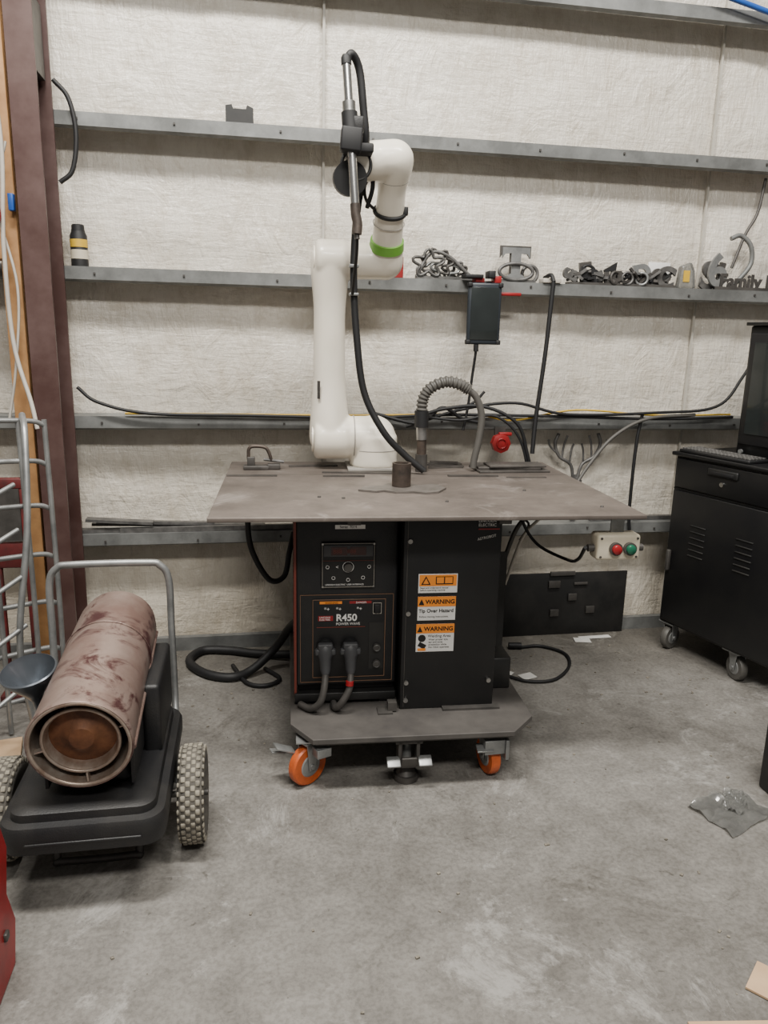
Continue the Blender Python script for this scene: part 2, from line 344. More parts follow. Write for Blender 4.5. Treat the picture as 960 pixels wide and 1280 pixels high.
caster(cart,.055,2.27,.070,-52,orange,galv,n='caster_a'); caster(cart,.672,2.285,.064,12,orange,galv,n='caster_b')
caster(cart,.07,3.05,.064,10,orange,galv,n='caster_c'); caster(cart,.74,3.05,.064,60,orange,galv,n='caster_d')
boxes('brake_pedals',[((-.020,2.26,.135),(.07,.045,.006),(0,25,20)),((-.042,2.29,.11),(.05,.03,.006),(0,10,20)),((.64,2.225,.125),(.055,.04,.006),(15,0,0)),((.10,2.225,.14),(.05,.04,.03),(0,0,25)),((.672,2.228,.13),(.07,.03,.05),(0,0,5)),((.715,2.235,.12),(.012,.05,.07))],galv,cart,.001)
cyl('lock_post',(.385,2.27,.03),(.385,2.27,.17),.016,galv,cart); cyl('lock_foot',(.385,2.27,0),(.385,2.27,.022),.042,dark_steel,cart); cyl('lock_cone',(.385,2.27,.022),(.385,2.27,.05),.034,dark_steel,cart,.016)
boxes('lock_bracket',[((.355,2.24,.12),(.012,.05,.09)),((.415,2.24,.12),(.012,.05,.09)),((.385,2.25,.16),(.09,.07,.01)),((.385,2.215,.09),(.05,.01,.045),(20,0,0))],dark_steel,cart,.002)
boxes('lock_pedals',[((.333,2.205,.10),(.045,.04,.007),(30,0,0)),((.437,2.205,.10),(.045,.04,.007),(30,0,0))],galv,cart,.003)
boxes('slot_bars',[((-.14,2.90,.9215),(.19,.028,.004)),((.21,2.885,.923),(.16,.02,.007)),((.72,2.885,.923),(.20,.022,.007)),((.93,2.86,.9213),(.16,.014,.003))],tabledk,cart)
bx('table_seam',-.24,1.12,2.925,2.928,.9195,.9205,dark_steel,cart)
for i,(x,y) in enumerate([(.84,2.60),(.10,2.50),(.52,2.42),(1.02,2.33),(.18,2.48),(.47,2.93)]): lathe('weld_spot_%d'%i,[(0,.007),(.005,.005)],(x,y,.9195),(0,0,1),dark_steel,cart,8)
o=root('pipe_stub',rz=CR)
lathe('pipe_wall',[(0,.026),(0,.034),(.083,.034),(.083,.026),(0,.026)],(.401,2.66,.928),(0,0,1),browns,o,32,False)
o2=root('cut_steel_plate',rz=CR)
prism('plate',[(.24,2.60),(.30,2.57),(.33,2.585),(.37,2.555),(.43,2.56),(.47,2.54),(.52,2.56),(.56,2.63),(.53,2.70),(.47,2.68),(.43,2.72),(.36,2.71),(.33,2.67),(.27,2.66)],'z',.9205,.927,platesteel,o2)
o3=root('steel_plate_stack',rz=CR)
boxes('plates',[((.91,3.04,.9245),(.30,.16,.009),(0,0,3)),((.90,3.05,.934),(.26,.13,.009),(0,0,-2)),((.93,3.03,.943),(.24,.10,.008),(0,0,2))],tabledk,o3,.001)
o4=root('scrap_steel_strips',rz=CR)
boxes('strips',[((.655,3.17,.9235),(.16,.04,.006),(0,0,4)),((.66,3.12,.9225),(.15,.02,.004),(0,0,-6)),((.65,3.08,.9225),(.15,.015,.004),(0,0,3)),((.66,3.17,.93),(.12,.03,.006),(0,0,-8))],tabledk,o4)
o4b=root('loose_steel_bars',rz=CR)
boxes('bars',[((.30,2.955,.9225),(.34,.018,.005),(0,0,-3)),((.10,3.12,.9225),(.20,.03,.005),(0,0,8))],tabledk,o4b)
cl=root('toggle_clamp',rz=CR)
boxes('clamp_base',[((-.13,3.05,.9285),(.10,.05,.014)),((-.15,3.05,.95),(.03,.02,.04)),((-.06,3.05,.932),(.05,.04,.02))],dark_steel,cl,.002)
tube('clamp_handle',[(-.16,3.05,.96),(-.158,3.05,1.0),(-.14,3.05,1.012),(-.095,3.05,1.008),(-.078,3.05,.985),(-.07,3.05,.955)],.007,browns,cl)
cyl('clamp_screw',(-.10,3.05,.96),(-.02,3.05,.95),.006,scrap,cl,seg=10)
bb=root('push_button_station',rz=CR)
bx('enclosure',.975,1.12,2.235,2.30,.765,.85,beige,bb,.010,3)
bx('hanger_bracket',1.03,1.075,2.27,2.275,.85,.905,galv,bb); bx('hanger_flange',1.01,1.10,2.255,2.36,.899,.905,galv,bb)
for x,m in ((1.035,redb),(1.082,greenb)):
    cyl('bezel_%d'%(x*1000),(x,2.238,.805),(x,2.222,.805),.021,dark_steel,bb); lathe('button_%d'%(x*1000),[(0,.016),(.008,.015),(.012,.009)],(x,2.222,.805),(0,-1,0),m,bb)
for x in (.988,1.108):
    for z in (.777,.838): cyl('screw_%d_%d'%(x*1000,z*1000),(x,2.237,z),(x,2.233,z),.004,dark_steel,bb,seg=8)
cyl('gland',(.975,2.265,.80),(.955,2.265,.80),.012,dark_steel,bb); cyl('gland_r',(1.12,2.265,.80),(1.14,2.265,.80),.012,dark_steel,bb)
tube('left_loop',[(-.13,2.7,.90),(-.148,2.7,.795),(-.135,2.7,.68),(-.075,2.7,.57),(-.02,2.72,.575),(.0,2.75,.66),(.015,2.8,.72)],.0105,rubber,cart,10)
tube('right_a',[(.95,2.8,.90),(.93,2.8,.80),(.88,2.8,.72),(.84,2.8,.60)],.009,hosegrey,cart); tube('right_b',[(.98,2.75,.90),(.97,2.75,.8),(.90,2.77,.7),(.85,2.8,.5)],.006,whitepl,cart)
tube('right_c',[(.86,2.7,.90),(.88,2.72,.78),(.94,2.7,.69),(1.02,2.6,.66),(.98,2.4,.72),(.95,2.27,.80)],.006,rubber,cart)
tube('right_d',[(.80,2.8,.90),(.84,2.8,.80),(.93,2.8,.75),(.90,2.8,.68)],.005,rubber,cart)
# ------------------------------------------------------------------ welding power source
w=root('welding_power_source',rz=CR)
wx0,wx1,wy=.02,.365,2.43
bx('case',wx0+.006,wx1-.004,wy+.02,2.98,.245,.86,black,w,.004)
bx('front_bezel',wx0,wx1,wy,wy+.025,.27,.868,plastic,w,.010,3)
bx('foot_frame',wx0-.005,wx1+.0,wy-.01,wy+.03,.215,.245,blackdusty,w,.003)
boxes('feet',[((.04,2.46,.2085),(.05,.05,.016)),((.335,2.46,.2085),(.05,.05,.016)),((.04,2.9,.2225),(.05,.05,.044)),((.335,2.9,.2225),(.05,.05,.044))],rubber,w)
bx('side_rail',wx0-.006,wx0+.002,wy+.0,wy+.03,.24,.86,redpin,w)
boxes('louvres',[((wx0+.0,2.7,.30+k*.03),(.014,.4,.006)) for k in range(17)],redpin,w)
yf=wy-.0005
def frame(n,x0,x1,z0,z1,m,y,t=.0018):
    boxes(n,[(((x0+x1)/2,y,z0),(x1-x0,.0016,t)),(((x0+x1)/2,y,z1),(x1-x0,.0016,t)),((x0,y,(z0+z1)/2),(t,.0016,z1-z0)),((x1,y,(z0+z1)/2),(t,.0016,z1-z0))],m,w)
bx('upper_panel',.104,.285,yf-.010,yf,.625,.785,black,w,.003)
boxes('upper_panel_screws',[((x,yf-.0105,z),(.006,.002,.006)) for x in (.109,.280) for z in (.631,.779)],steel,w)
bx('display_frame',.112,.277,yf-.012,yf-.009,.735,.775,greyplug,w,.002)
bx('display_left',.137,.19,yf-.0135,yf-.011,.741,.769,dispred,w); bx('display_right',.20,.253,yf-.0135,yf-.011,.741,.769,dispred,w)
text('display_digits','888   888',.020,(.143,yf-.0138,.748),RX,redpin,w,.0002)
bx('upper_sticker',.15,.25,yf-.0015,yf,.828,.842,white,w); text('upper_sticker_text','Serial  7014',.012,(.165,yf-.002,.831),RX,black,w,.0003)
cyl('select_knob',(.194,yf-.010,.70),(.194,yf-.026,.70),.014,dark_steel,w); ring('knob_ring',(.194,yf-.011,.70),(0,1,0),.018,.0010,white,w)
for x,z in ((.125,.70),(.264,.70),(.145,.662),(.244,.662),(.194,.655)): ring('btn_ring_%d_%d'%(x*1000,z*1000),(x,yf-.011,z),(0,1,0),.0055,.0009,white,w,16,6)
text('panel_arrows','<      >',.017,(.152,yf-.0105,.694),RX,white,w,.0003)
text('panel_caption','LINCOLN ELECTRIC  USER INTERFACE',.0075,(.118,yf-.0105,.636),RX,white,w,.0003)
bx('panel_bar2',.11,.28,yf-.0112,yf-.0095,.721,.7225,redpin,w)
frame('upper_trim',.108,.281,.630,.7805,whitepl,yf-.0104,.0009)
bx('lower_panel',.075,.325,yf-.003,yf,.30,.585,black,w,.001); frame('lower_trim',.077,.323,.302,.583,tan,yf-.0035); frame('lower_trim_2',.035,.35,.285,.60,tan,yf-.0015,.0016)
text('model_text','R450',.034,(.155,yf-.0035,.507),RX,white,w,.0004,bold=.0008); text('model_text_2','POWER WAVE',.0125,(.155,yf-.0035,.492),RX,white,w,.0004)
bx('model_logo',.095,.145,yf-.0045,yf-.003,.508,.526,redb,w); text('logo_text','LINCOLN\nELECTRIC',.0085,(.099,yf-.0048,.518),RX,white,w,.0003)
bx('model_line',.09,.255,yf-.0045,yf-.003,.484,.486,redpin,w)
bx('power_switch',.285,.305,yf-.010,yf-.003,.535,.565,rubber,w,.002); frame('switch_frame',.281,.309,.531,.569,whitepl,yf-.004,.0012)
bx('warn_strip_a',.10,.175,yf-.0035,yf-.003,.568,.577,warn,w); bx('warn_strip_b',.20,.275,yf-.0035,yf-.003,.568,.577,redb,w)
text('warn_text_a','WARNING',.009,(.118,yf-.004,.569),RX,black,w,.0003); text('warn_text_b','DANGER',.009,(.222,yf-.004,.569),RX,white,w,.0003)
for k,x in enumerate((.125,.165,.235)): text('pict_%d'%k,'*+',.019,(x-.01,yf-.0035,.543),RX,white,w,.0003)
for k,z in enumerate((.41,.35)): cyl('receptacle_%d'%k,(.295,yf-.003,z),(.295,yf-.016,z),.013,dark_steel,w); ring('recept_ring_%d'%k,(.295,yf-.016,z),(0,1,0),.010,.002,scrap,w,20,6)
bx('right_sub',.268,.318,yf-.0045,yf-.003,.33,.50,blackdusty,w)
for k,x in enumerate((.118,.203)):
    cyl('terminal_%d'%k,(x,yf-.002,.415),(x,yf-.02,.415),.030,rubber,w)
    lathe('plug_%d'%k,[(0,.026),(.012,.030),(.03,.030),(.045,.022),(.085,.018),(.10,.013)],(x,yf-.02,.43),(0,-.35,-1),greyplug,w,10)
    boxes('plug_wing_%d'%k,[((x,yf-.035,.41),(.07,.02,.022)),((x,yf-.035,.43),(.05,.025,.02))],greyplug,w,.005)
    tube('lead_%d'%k,[(x,yf-.055,.335),(x-.006,yf-.075,.29),(x-.02-.01*k,yf-.08,.245),(x-.05,yf-.06,.216),(x-.085+.03*k,yf-.02,.213)],.012,dark_steel,w)
cyl('lead_red_band',(.199,yf-.072,.318),(.198,yf-.074,.303),.0135,redb,w)
# ------------------------------------------------------------------ robot
rb=root('welding_robot_arm',rz=CR)
RY=3.09
def limbdata(p,q,r0,r1,n=10,dome=True):
    p=Vector(p);q=Vector(q);d=(q-p).normalized(); pts=[];rr=[]
    if dome:
        for k in range(6):
            a=math.pi/2*k/6; pts.append(p-d*r0*math.cos(a)); rr.append(max(r0*math.sin(a),.001))
    for k in range(n+1):
        t=k/n; pts.append(p.lerp(q,t)); s=t*t*(3-2*t); rr.append(r0+(r1-r0)*s)
    if dome:
        for k in range(1,7):
            a=math.pi/2*k/6; pts.append(q+d*r1*math.sin(a)); rr.append(max(r1*math.cos(a),.001))
    return sweep_data(pts,rr,28)
def cyld(p,q,r,c=.012):
    p=Vector(p);q=Vector(q);d=(q-p).normalized()
    pts=[p,p+d*c*.3,p+d*c,q-d*c,q-d*c*.3,q]; return sweep_data(pts,[r-c,r-c*.3,r,r,r-c*.3,r-c],32)
parts=[]
S=Vector((.165,RY,1.045)); E=Vector((.163,RY,1.733))
parts.append(cyld((.345,RY,.928),(.345,RY,1.06),.098,.01))
parts.append(limbdata((.345,RY,1.03),(.345,RY,1.045),.098,.092))
parts.append(limbdata((.345,RY,1.045),(.20,RY,1.05),.088,.082,dome=False))
parts.append(cyld((.10,RY,1.045),(.25,RY,1.045),.088,.02))
parts.append(limbdata(S,(.162,RY,1.30),.082,.064)); parts.append(limbdata((.162,RY,1.30),(.162,RY,1.52),.064,.062)); parts.append(limbdata((.162,RY,1.52),E,.062,.076))
parts.append(cyld((.105,RY,1.733),(.235,RY,1.733),.078,.02))
A=Vector((.378,RY,1.735)); W=Vector((.376,2.86,2.055))
parts.append(limbdata((.19,RY,1.733),(.366,RY,1.735),.070,.068))
parts.append(limbdata(A,A.lerp(W,.25),.070,.058)); parts.append(limbdata(A.lerp(W,.2),A.lerp(W,.75),.058,.052)); parts.append(limbdata(A.lerp(W,.7),W,.052,.068))
parts.append(limbdata(W,(.30,2.85,2.05),.068,.063)); parts.append(cyld((.34,2.855,2.05),(.235,2.845,2.035),.063,.016))
parts.append(cyld((.235,2.87,2.02),(.235,2.79,2.01),.045,.01))
V=[];Fc=[]
for v,f in parts:
    n=len(V); V+=v; Fc+=[tuple(i+n for i in ff) for ff in f]
o=mk('arm_castings',V,Fc,ivory,rb,angle=180)
m=o.modifiers.new('rm','REMESH'); m.mode='VOXEL'; m.voxel_size=.006; m.use_smooth_shade=True
m=o.modifiers.new('sm','SMOOTH'); m.factor=.5; m.iterations=6
cyl('elbow_cap',(.104,RY,1.733),(.098,RY,1.733),.052,ivory,rb); cyl('shoulder_cap',(.099,RY,1.045),(.093,RY,1.045),.060,ivory,rb)
ring('seam_shoulder',(.262,RY,1.047),(1,0,0),.0865,.0022,ivorydk,rb); ring('seam_elbow',(.245,RY,1.733),(1,0,0),.0715,.002,ivorydk,rb)
ring('seam_base',(.345,RY,1.0),(0,0,1),.0975,.0018,ivorydk,rb); ring('seam_elbow_b',(.112,RY,1.733),(1,0,0),.062,.002,ivorydk,rb)
fd=(W-A).normalized()
ring('seam_forearm',A+fd*.16,fd,.0585,.0016,ivorydk,rb); ring('seam_wrist',A+fd*.33,fd,.0575,.0016,ivorydk,rb)
lathe('green_ring',[(-.018,.0650),(-.017,.0675),(.017,.0645),(.018,.0620)],A+fd*.075,fd,green,rb,36)
ring('cable_strap',A.lerp(W,.52),fd,.057,.008,rubber,rb); box('strap_buckle',A.lerp(W,.52)+Vector((.055,-.02,0)),(.02,.02,.03),rubber,rb,.003)
tube('strap_loop',[A.lerp(W,.52)+Vector((-.055,-.01,0)),(.285,2.93,1.93),(.275,2.90,1.97),(.29,2.88,2.0)],.006,rubber,rb)
cyl('wrist_flange',(.215,2.86,1.985),(.215,2.785,1.975),.058,rubber,rb); ring('wrist_ring',(.235,2.79,2.02),(0,1,0),.05,.006,blackdusty,rb)
bx('robot_foot',.235,.455,2.99,3.19,.9205,.932,ivorydk,rb,.002)
boxes('serial_label',[((.118,3.024,1.24),(.012,.002,.07),(0,0,-30))],dark_steel,rb)
T=lambda s:Vector((.194+.039*s,2.752-.045*s,2.325-.54*s))
cyl('torch_neck_tube',T(0),T(.26),.0145,chrome,rb); cyl('torch_collar',T(.23),T(.29),.022,steel,rb); lathe('torch_top_cap',[(0,.017),(.02,.017),(.03,.012)],T(.02),T(0)-T(1),rubber,rb)
cyl('torch_body',T(.29),T(.42),.027,rubber,rb); box('torch_clamp',T(.45),(.07,.06,.075),rubber,rb,.006,rot=(0,4,0)); box('clamp_arm',T(.47)+Vector((.025,.04,-.01)),(.10,.10,.03),rubber,rb,.005)
box('clamp_top',T(.36)+Vector((.02,0,0)),(.05,.045,.05),plastic,rb,.006)
cyl('torch_barrel',T(.5),T(.84),.015,chrome,rb); tube('torch_nozzle',[T(.82),T(.88),T(.94)+Vector((.004,0,0)),T(1.0)],[.017]*25,browns,rb)
cyl('torch_tip',T(.99),T(1.03),.009,dark_steel,rb)
tube('torch_cable',[T(0)+Vector((0,.005,.0)),(.213,2.76,2.35),(.24,2.78,2.31),(.256,2.79,2.2),(.268,2.81,2.09),(.262,2.90,1.98),(.248,2.93,1.85),(.242,2.93,1.66),(.256,2.93,1.45),(.288,2.93,1.24),(.365,2.92,1.09),(.45,2.93,1.0),(.53,2.93,.935)],.0135,rubber,rb,12)
tube('torch_cable_2',[(.235,2.80,2.10),(.28,2.83,2.05),(.30,2.86,1.97),(.285,2.9,1.9)],.008,rubber,rb)
tube('tip_cable',[T(1.02),(.236,2.75,1.72),(.236,2.9,1.6)],.006,rubber,rb)
boxes('cable_ties',[((.242,2.925,1.70),(.035,.035,.012)),((.243,2.925,1.6),(.035,.035,.01))],galv,rb,.002)
h=root('corrugated_cable_hose',rz=CR)
hp=crs([(.526,3.0,1.16),(.532,3.0,1.215),(.56,3.0,1.255),(.62,3.0,1.28),(.68,3.0,1.27),(.715,3.0,1.25)],14); rr_=[.024 if (i//2)%2 else .019 for i in range(len(hp))]
V,Fc=sweep_data(hp,rr_,16); mk('ribbed_section',V,Fc,hosegrey,h)
tube('lower_section',[(.70,3.0,1.257),(.745,3.0,1.222),(.772,3.0,1.146),(.765,3.0,1.05),(.750,3.0,.97),(.747,3.0,.935)],.014,hosegrey,h)
cyl('coupler_top',(.526,3.0,1.165),(.527,3.0,1.10),.028,rubber,h); cyl('coupler_mid',(.527,3.0,1.10),(.53,3.0,1.05),.022,steel,h); cyl('coupler_low',(.53,3.0,1.05),(.531,3.0,.99),.019,browns,h); cyl('coupler_foot',(.531,3.0,.99),(.532,3.0,.921),.024,dark_steel,h)
c=root('rear_cables',rz=CR)
tube('rear_arc_a',[(.58,3.28,1.12),(.68,3.27,1.15),(.85,3.27,1.16),(1.0,3.26,1.09),(1.06,3.27,.95),(1.1,3.28,.80)],.008,rubber,c)
tube('rear_arc_b',[(.60,3.29,1.11),(.75,3.27,1.10),(.9,3.27,1.12),(1.02,3.27,1.02),(1.09,3.28,.80)],.006,rubber,c)
f=root('ground_cable_hose')
tube('coil',[(.22,3.0,.30),(.17,3.1,.22),(.10,3.15,.10),(.0,3.10,.03),(-.09,3.06,.021),(-.2,3.12,.021),(-.27,3.25,.021),(-.22,3.36,.021),(-.1,3.35,.021),(.02,3.3,.021),(.16,3.25,.03),(.3,3.2,.05)],.019,rubber,f,12)
tube('thin_loop',[(-.08,3.2,.012),(-.02,3.02,.012),(.06,2.98,.012),(.12,3.04,.012),(.06,3.15,.012)],.009,rubber,f)
f=root('power_cord')
tube('cord',[(1.1,2.95,.01),(1.18,2.88,.01),(1.3,2.88,.01),(1.42,3.0,.01),(1.46,3.14,.01),(1.38,3.24,.01),(1.28,3.24,.01)],.007,rubber,f); cyl('plug',(1.28,3.24,.016),(1.22,3.25,.016),.016,rubber,f)
f=root('paper_scraps')
for k,(x,y,a,s,t) in enumerate([(1.08,3.03,-45,.17,.04),(1.20,2.94,20,.07,.05),(1.70,3.33,4,.17,.03),(1.62,3.30,-10,.08,.05)]): box('scrap_%d'%k,(x,y,.004),(s,t,.002),paper,f,rot=(2,1,a))
# ------------------------------------------------------------------ girt cables
f=root('wall_cables')
tube('black_long',[(-.68,3.32,1.22),(-.60,3.31,1.16),(-.4,3.31,1.115),(.0,3.31,1.108),(.5,3.31,1.10),(.9,3.31,1.115),(1.4,3.31,1.11),(1.9,3.31,1.10),(2.3,3.31,1.11)],.007,rubber,f)
tube('yellow_long',[(-.5,3.335,1.112),(0,3.33,1.110),(.5,3.33,1.109),(1.0,3.33,1.115),(1.2,3.32,1.09),(1.5,3.32,1.138),(1.9,3.33,1.115),(2.3,3.33,1.12)],.0045,yellow,f)
tube('black_long_2',[(.7,3.32,1.06),(.95,3.3,1.14),(1.2,3.3,1.17),(1.45,3.3,1.12),(1.9,3.3,1.13),(2.2,3.3,1.16),(2.32,3.3,1.3),(2.42,3.3,1.5)],.007,rubber,f)
tube('drop_a',[(2.1,3.31,1.12),(1.85,3.3,1.10),(1.68,3.28,1.02),(1.56,3.25,.90),(1.48,3.22,.80)],.008,hosegrey,f)
tube('drop_b',[(1.83,3.31,1.12),(1.815,3.31,1.0),(1.81,3.31,.8),(1.82,3.32,.6),(1.86,3.33,.45)],.008,rubber,f)
tube('loop_centre',[(.55,3.31,1.12),(.75,3.28,1.08),(.85,3.27,1.15),(.95,3.28,1.10),(1.05,3.29,1.08)],.008,rubber,f)
tube('drop_c',[(.88,3.30,1.12),(1.0,3.30,1.17),(1.05,3.30,1.22)],.006,rubber,f)
tube('column_loop',[(-.69,3.31,2.36),(-.64,3.31,2.30),(-.62,3.31,2.18),(-.64,3.31,2.05),(-.69,3.31,2.0)],.009,rubber,f)
tube('blue_air_hose',[(1.7,3.3,2.98),(1.95,3.3,2.895),(2.15,3.3,2.85),(2.4,3.3,2.80)],.011,blue,f)
f=root('left_conduit')
tube('conduit_white',[(-.87,3.12,2.5),(-.84,3.12,2.1),(-.86,3.12,1.75),(-.855,3.12,1.4),(-.80,3.08,1.18),(-.78,3.06,1.08)],.008,whitepl,f)
tube('conduit_2',[(-.83,3.14,2.1),(-.88,3.14,1.9),(-.83,3.14,1.6),(-.86,3.14,1.3),(-.90,3.14,1.1)],.005,whitepl,f)
bx('switch_box',-.845,-.825,3.16,3.19,1.87,1.93,blue,f,.003)
tube('red_air_hose',[(-.90,3.1,1.95),(-.87,3.1,1.9),(-.865,3.1,1.83),(-.90,3.1,1.78)],.008,red,f)
# ------------------------------------------------------------------ objects on girts
zt=1.672+gh+.0005
f=root('spray_can'); cc=(-.652,3.395,zt)
lathe('can_body',[(0,.030),(.002,.033),(.12,.033),(.135,.026),(.14,.026)],cc,(0,0,1),rubber,f); lathe('can_label',[(0,.0336),(.035,.0336)],(cc[0],cc[1],zt+.03),(0,0,1),beige,f); lathe('can_band',[(0,.0337),(.03,.0337)],(cc[0],cc[1],zt+.075),(0,0,1),yellow,f); lathe('can_cap',[(0,.026),(.030,.024),(.033,.02)],(cc[0],cc[1],zt+.13),(0,0,1),rubber,f)
f=root('small_black_bracket')
prism('bracket',[(0,0),(.11,0),(.11,.065),(.085,.075),(.08,.06),(.03,.06),(.025,.075),(0,.07)],'y',3.38,3.41,blackdusty,f); f.location=(-.06,0,2.24+gh+.0005)
bx('bracket_base',0,.11,3.36,3.41,0,.012,blackdusty,f)
f=root('metal_cutout_signs')
def serT(cx,y,z,s,m,n,th=.012):
    P=[(-.5,1),(.5,1),(.5,.66),(.40,.80),(.18,.82),(.16,.18),(.32,.10),(.32,0),(-.32,0),(-.32,.10),(-.16,.18),(-.18,.82),(-.40,.80),(-.5,.66)]
    prism(n,[(cx+a*s*.95,z+b*s) for a,b in P],'y',y,y+th,m,f)
serT(1.19,3.388,zt+.006,.150,dark_steel,'monogram_back'); serT(1.19,3.376,zt+.014,.134,galv,'monogram_t'); ring('monogram_ring',(1.19,3.370,zt+.045),(0,1,0),.078,.008,scrap,f,sz=.45); ring('monogram_ring_b',(1.265,3.40,zt+.04),(0,1,0),.036,.008,scrap,f); bx('monogram_foot',1.11,1.285,3.37,3.41,zt,zt+.012,scrap,f)
ml=[scrap,dark_steel,rubber,galv]
for k,(s,x,sz,rt,m) in enumerate([('S',1.47,.08,-70,0),('E',1.50,.10,-8,1),('R',1.545,.08,65,0),('5',1.57,.10,-80,2),('8',1.62,.09,40,0),('Z',1.655,.08,-30,2),('E',1.69,.09,-95,1),('8',1.735,.085,75,0),('D',1.775,.10,-12,3),('C',1.86,.11,10,0),('3',1.90,.085,-50,1),('S',2.10,.15,8,0),('6',2.13,.17,-10,3),('J',2.165,.14,10,1)]):
    text('offcut_letter_%d'%k,s,sz*1.15,(x,3.37+.016*(k%3),zt+.012+(.03 if rt>60 else 0)),(90,rt,0),ml[m],f,.007,bold=.006)
text('name_sign','Family Name',.085,(2.18,3.36,zt+.012),(90,0,0),dark_steel,f,.003,bold=.003); bx('name_sign_bar',2.16,2.75,3.356,3.364,zt,zt+.014,dark_steel,f)
L1=[];L2=[];L3=[]
for k in range(60):
    x=1.44+random.random()*.50; a=random.uniform(-60,60)
    [L1,L2,L3][k%3].append(((x,3.36+random.random()*.05,zt+.02+random.random()*.035),(random.uniform(.03,.08),.012,.011),(0,random.uniform(-50,50),a)))
boxes('offcuts_a',L1,dark_steel,f); boxes('offcuts_b',L2,scrap,f); boxes('offcuts_c',L3,rubber,f); bx('offcut_base',1.44,1.96,3.36,3.41,zt,zt+.012,dark_steel,f)
ring('c_clamp_frame',(1.53,3.375,zt+.05),(0,1,0),.035,.007,rubber,f); cyl('c_clamp_screw',(1.46,3.375,zt+.05),(1.60,3.375,zt+.035),.005,scrap,f,seg=8)
for k,x in enumerate((1.66,1.72,1.79)): ring('pipe_ring_%d'%k,(x,3.362,zt+.035),(.3*(k-1),1,0),.026,.006,[dark_steel,scrap,galv][k],f,24,8)
def loop(n,cx,cz,R,lob,amp,y,m,ph=0):
    p=[(cx+(R+amp*math.sin(lob*t+ph))*math.cos(t)*1.25,y,cz+(R+amp*math.sin(lob*t+ph))*math.sin(t)) for t in [2*math.pi*i/40 for i in range(40)]]
    tube(n,p,.007,m,f,seg=6,closed=True,curve=False)
for k,(x,z,R,lb,am) in enumerate([(.79,.065,.045,5,.014),(.83,.07,.05,7,.01),(.87,.05,.04,4,.012),(.91,.045,.035,6,.008),(.94,.035,.028,5,.006),(.80,.04,.03,3,.01)]): loop('cutout_%d'%k,x,zt+z,R,lb,am,3.37+.01*k,[scrap,dark_steel,galv][k%3],k)
tube('cutout_rod',[(.74,3.38,zt+.01),(.80,3.38,zt+.11),(.88,3.38,zt+.10),(.97,3.38,zt+.03),(1.0,3.38,zt+.01)],.008,scrap,f); bx('cutout_base',.74,1.02,3.37,3.41,zt,zt+.014,scrap,f)
bx('white_blank_plate',1.845,1.955,3.412,3.418,zt+.0,zt+.115,white,f,.002)
f=root('parts_bag'); prism('bag',[(1.98,zt),(2.07,zt),(2.06,zt+.08),(2.04,zt+.12),(1.99,zt+.1)],'y',3.37,3.41,bagm,f,.01); bx('green_tag',2.0,2.03,3.366,3.37,zt+.03,zt+.08,yellow,f)
f=root('red_wedge_tool'); prism('body',[(.60,zt),(.68,zt),(.68,zt+.09),(.66,zt+.09)],'y',3.37,3.42,red,f,.004)
f=root('teach_pendant_tablet')
bx('tablet_body',.945,1.095,3.262,3.285,1.425,1.685,slate,f,.010,3); bx('tablet_screen',.958,1.082,3.259,3.263,1.445,1.665,screen,f,.001)
boxes('tablet_bumpers',[((.952,3.27,1.435),(.02,.03,.02)),((1.088,3.27,1.435),(.02,.03,.02)),((.952,3.27,1.675),(.02,.03,.02)),((1.088,3.27,1.675),(.02,.03,.02))],rubber,f,.004)
boxes('hanger_clamp',[((1.0,3.31,1.695),(.04,.06,.02)),((1.08,3.31,1.70),(.03,.06,.03))],red,f,.003); bx('red_handle',1.095,1.20,3.31,3.33,1.635,1.65,red,f,.004)
boxes('hook',[((.97,3.30,1.71),(.08,.07,.015)),((1.05,3.30,1.72),(.03,.06,.03))],rubber,f,.003)
tube('tablet_cable',[(.99,3.27,1.425),(.992,3.27,1.40),(.985,3.28,1.3),(.97,3.28,1.15),(.95,3.27,1.05)],.006,rubber,f); cyl('tablet_plug',(.991,3.27,1.425),(.992,3.27,1.395),.011,rubber,f)
f=root('hanging_rod'); tube('rod',[(1.340,3.30,1.70),(1.325,3.30,1.40),(1.300,3.30,1.1),(1.29,3.29,.94)],.010,rubber,f); tube('hook',[(1.32,3.36,1.72),(1.335,3.32,1.73),(1.342,3.30,1.70)],.009,rubber,f); bx('hook_base',1.305,1.39,3.33,3.39,zt,zt+.02,whitepl,f,.003)
f=root('red_star_knob'); lathe('knob_body',[(0,.02),(.0,.045),(.03,.045),(.035,.03)],(1.145,3.335,.985),(0,-1,0),red,f,8); ring('knob_slot',(1.145,3.30,.985),(0,1,0),.022,.005,redb,f); box('knob_tab',(1.165,3.32,1.027),(.06,.02,.015),red,f,.003)
bx('knob_back',1.12,1.17,3.33,3.345,1.0,1.06,dark_steel,f)
f=root('antler_cutout_decor')
def ant(s):
    cx=1.56; y=3.40
    tube('beam%d'%s,[(cx+s*.01,y,.80),(cx+s*.03,y,.87),(cx+s*.09,y,.91),(cx+s*.115,y,.97),(cx+s*.10,y,1.02)],.008,scrap,f)
    tube('tine_a%d'%s,[(cx+s*.035,y,.88),(cx+s*.03,y,.94),(cx+s*.02,y,.97)],.005,scrap,f)
    tube('tine_b%d'%s,[(cx+s*.075,y,.905),(cx+s*.07,y,.96),(cx+s*.055,y,1.01)],.005,scrap,f)
    tube('tine_c%d'%s,[(cx+s*.108,y,.93),(cx+s*.14,y,.96),(cx+s*.15,y,.99)],.005,scrap,f)
ant(-1);ant(1); prism('skull',[(1.54,.72),(1.58,.72),(1.595,.79),(1.575,.82),(1.545,.82),(1.525,.79)],'y',3.395,3.405,scrap,f)
bx('support',1.55,1.57,3.385,3.40,.5905,.73,scrap,f)
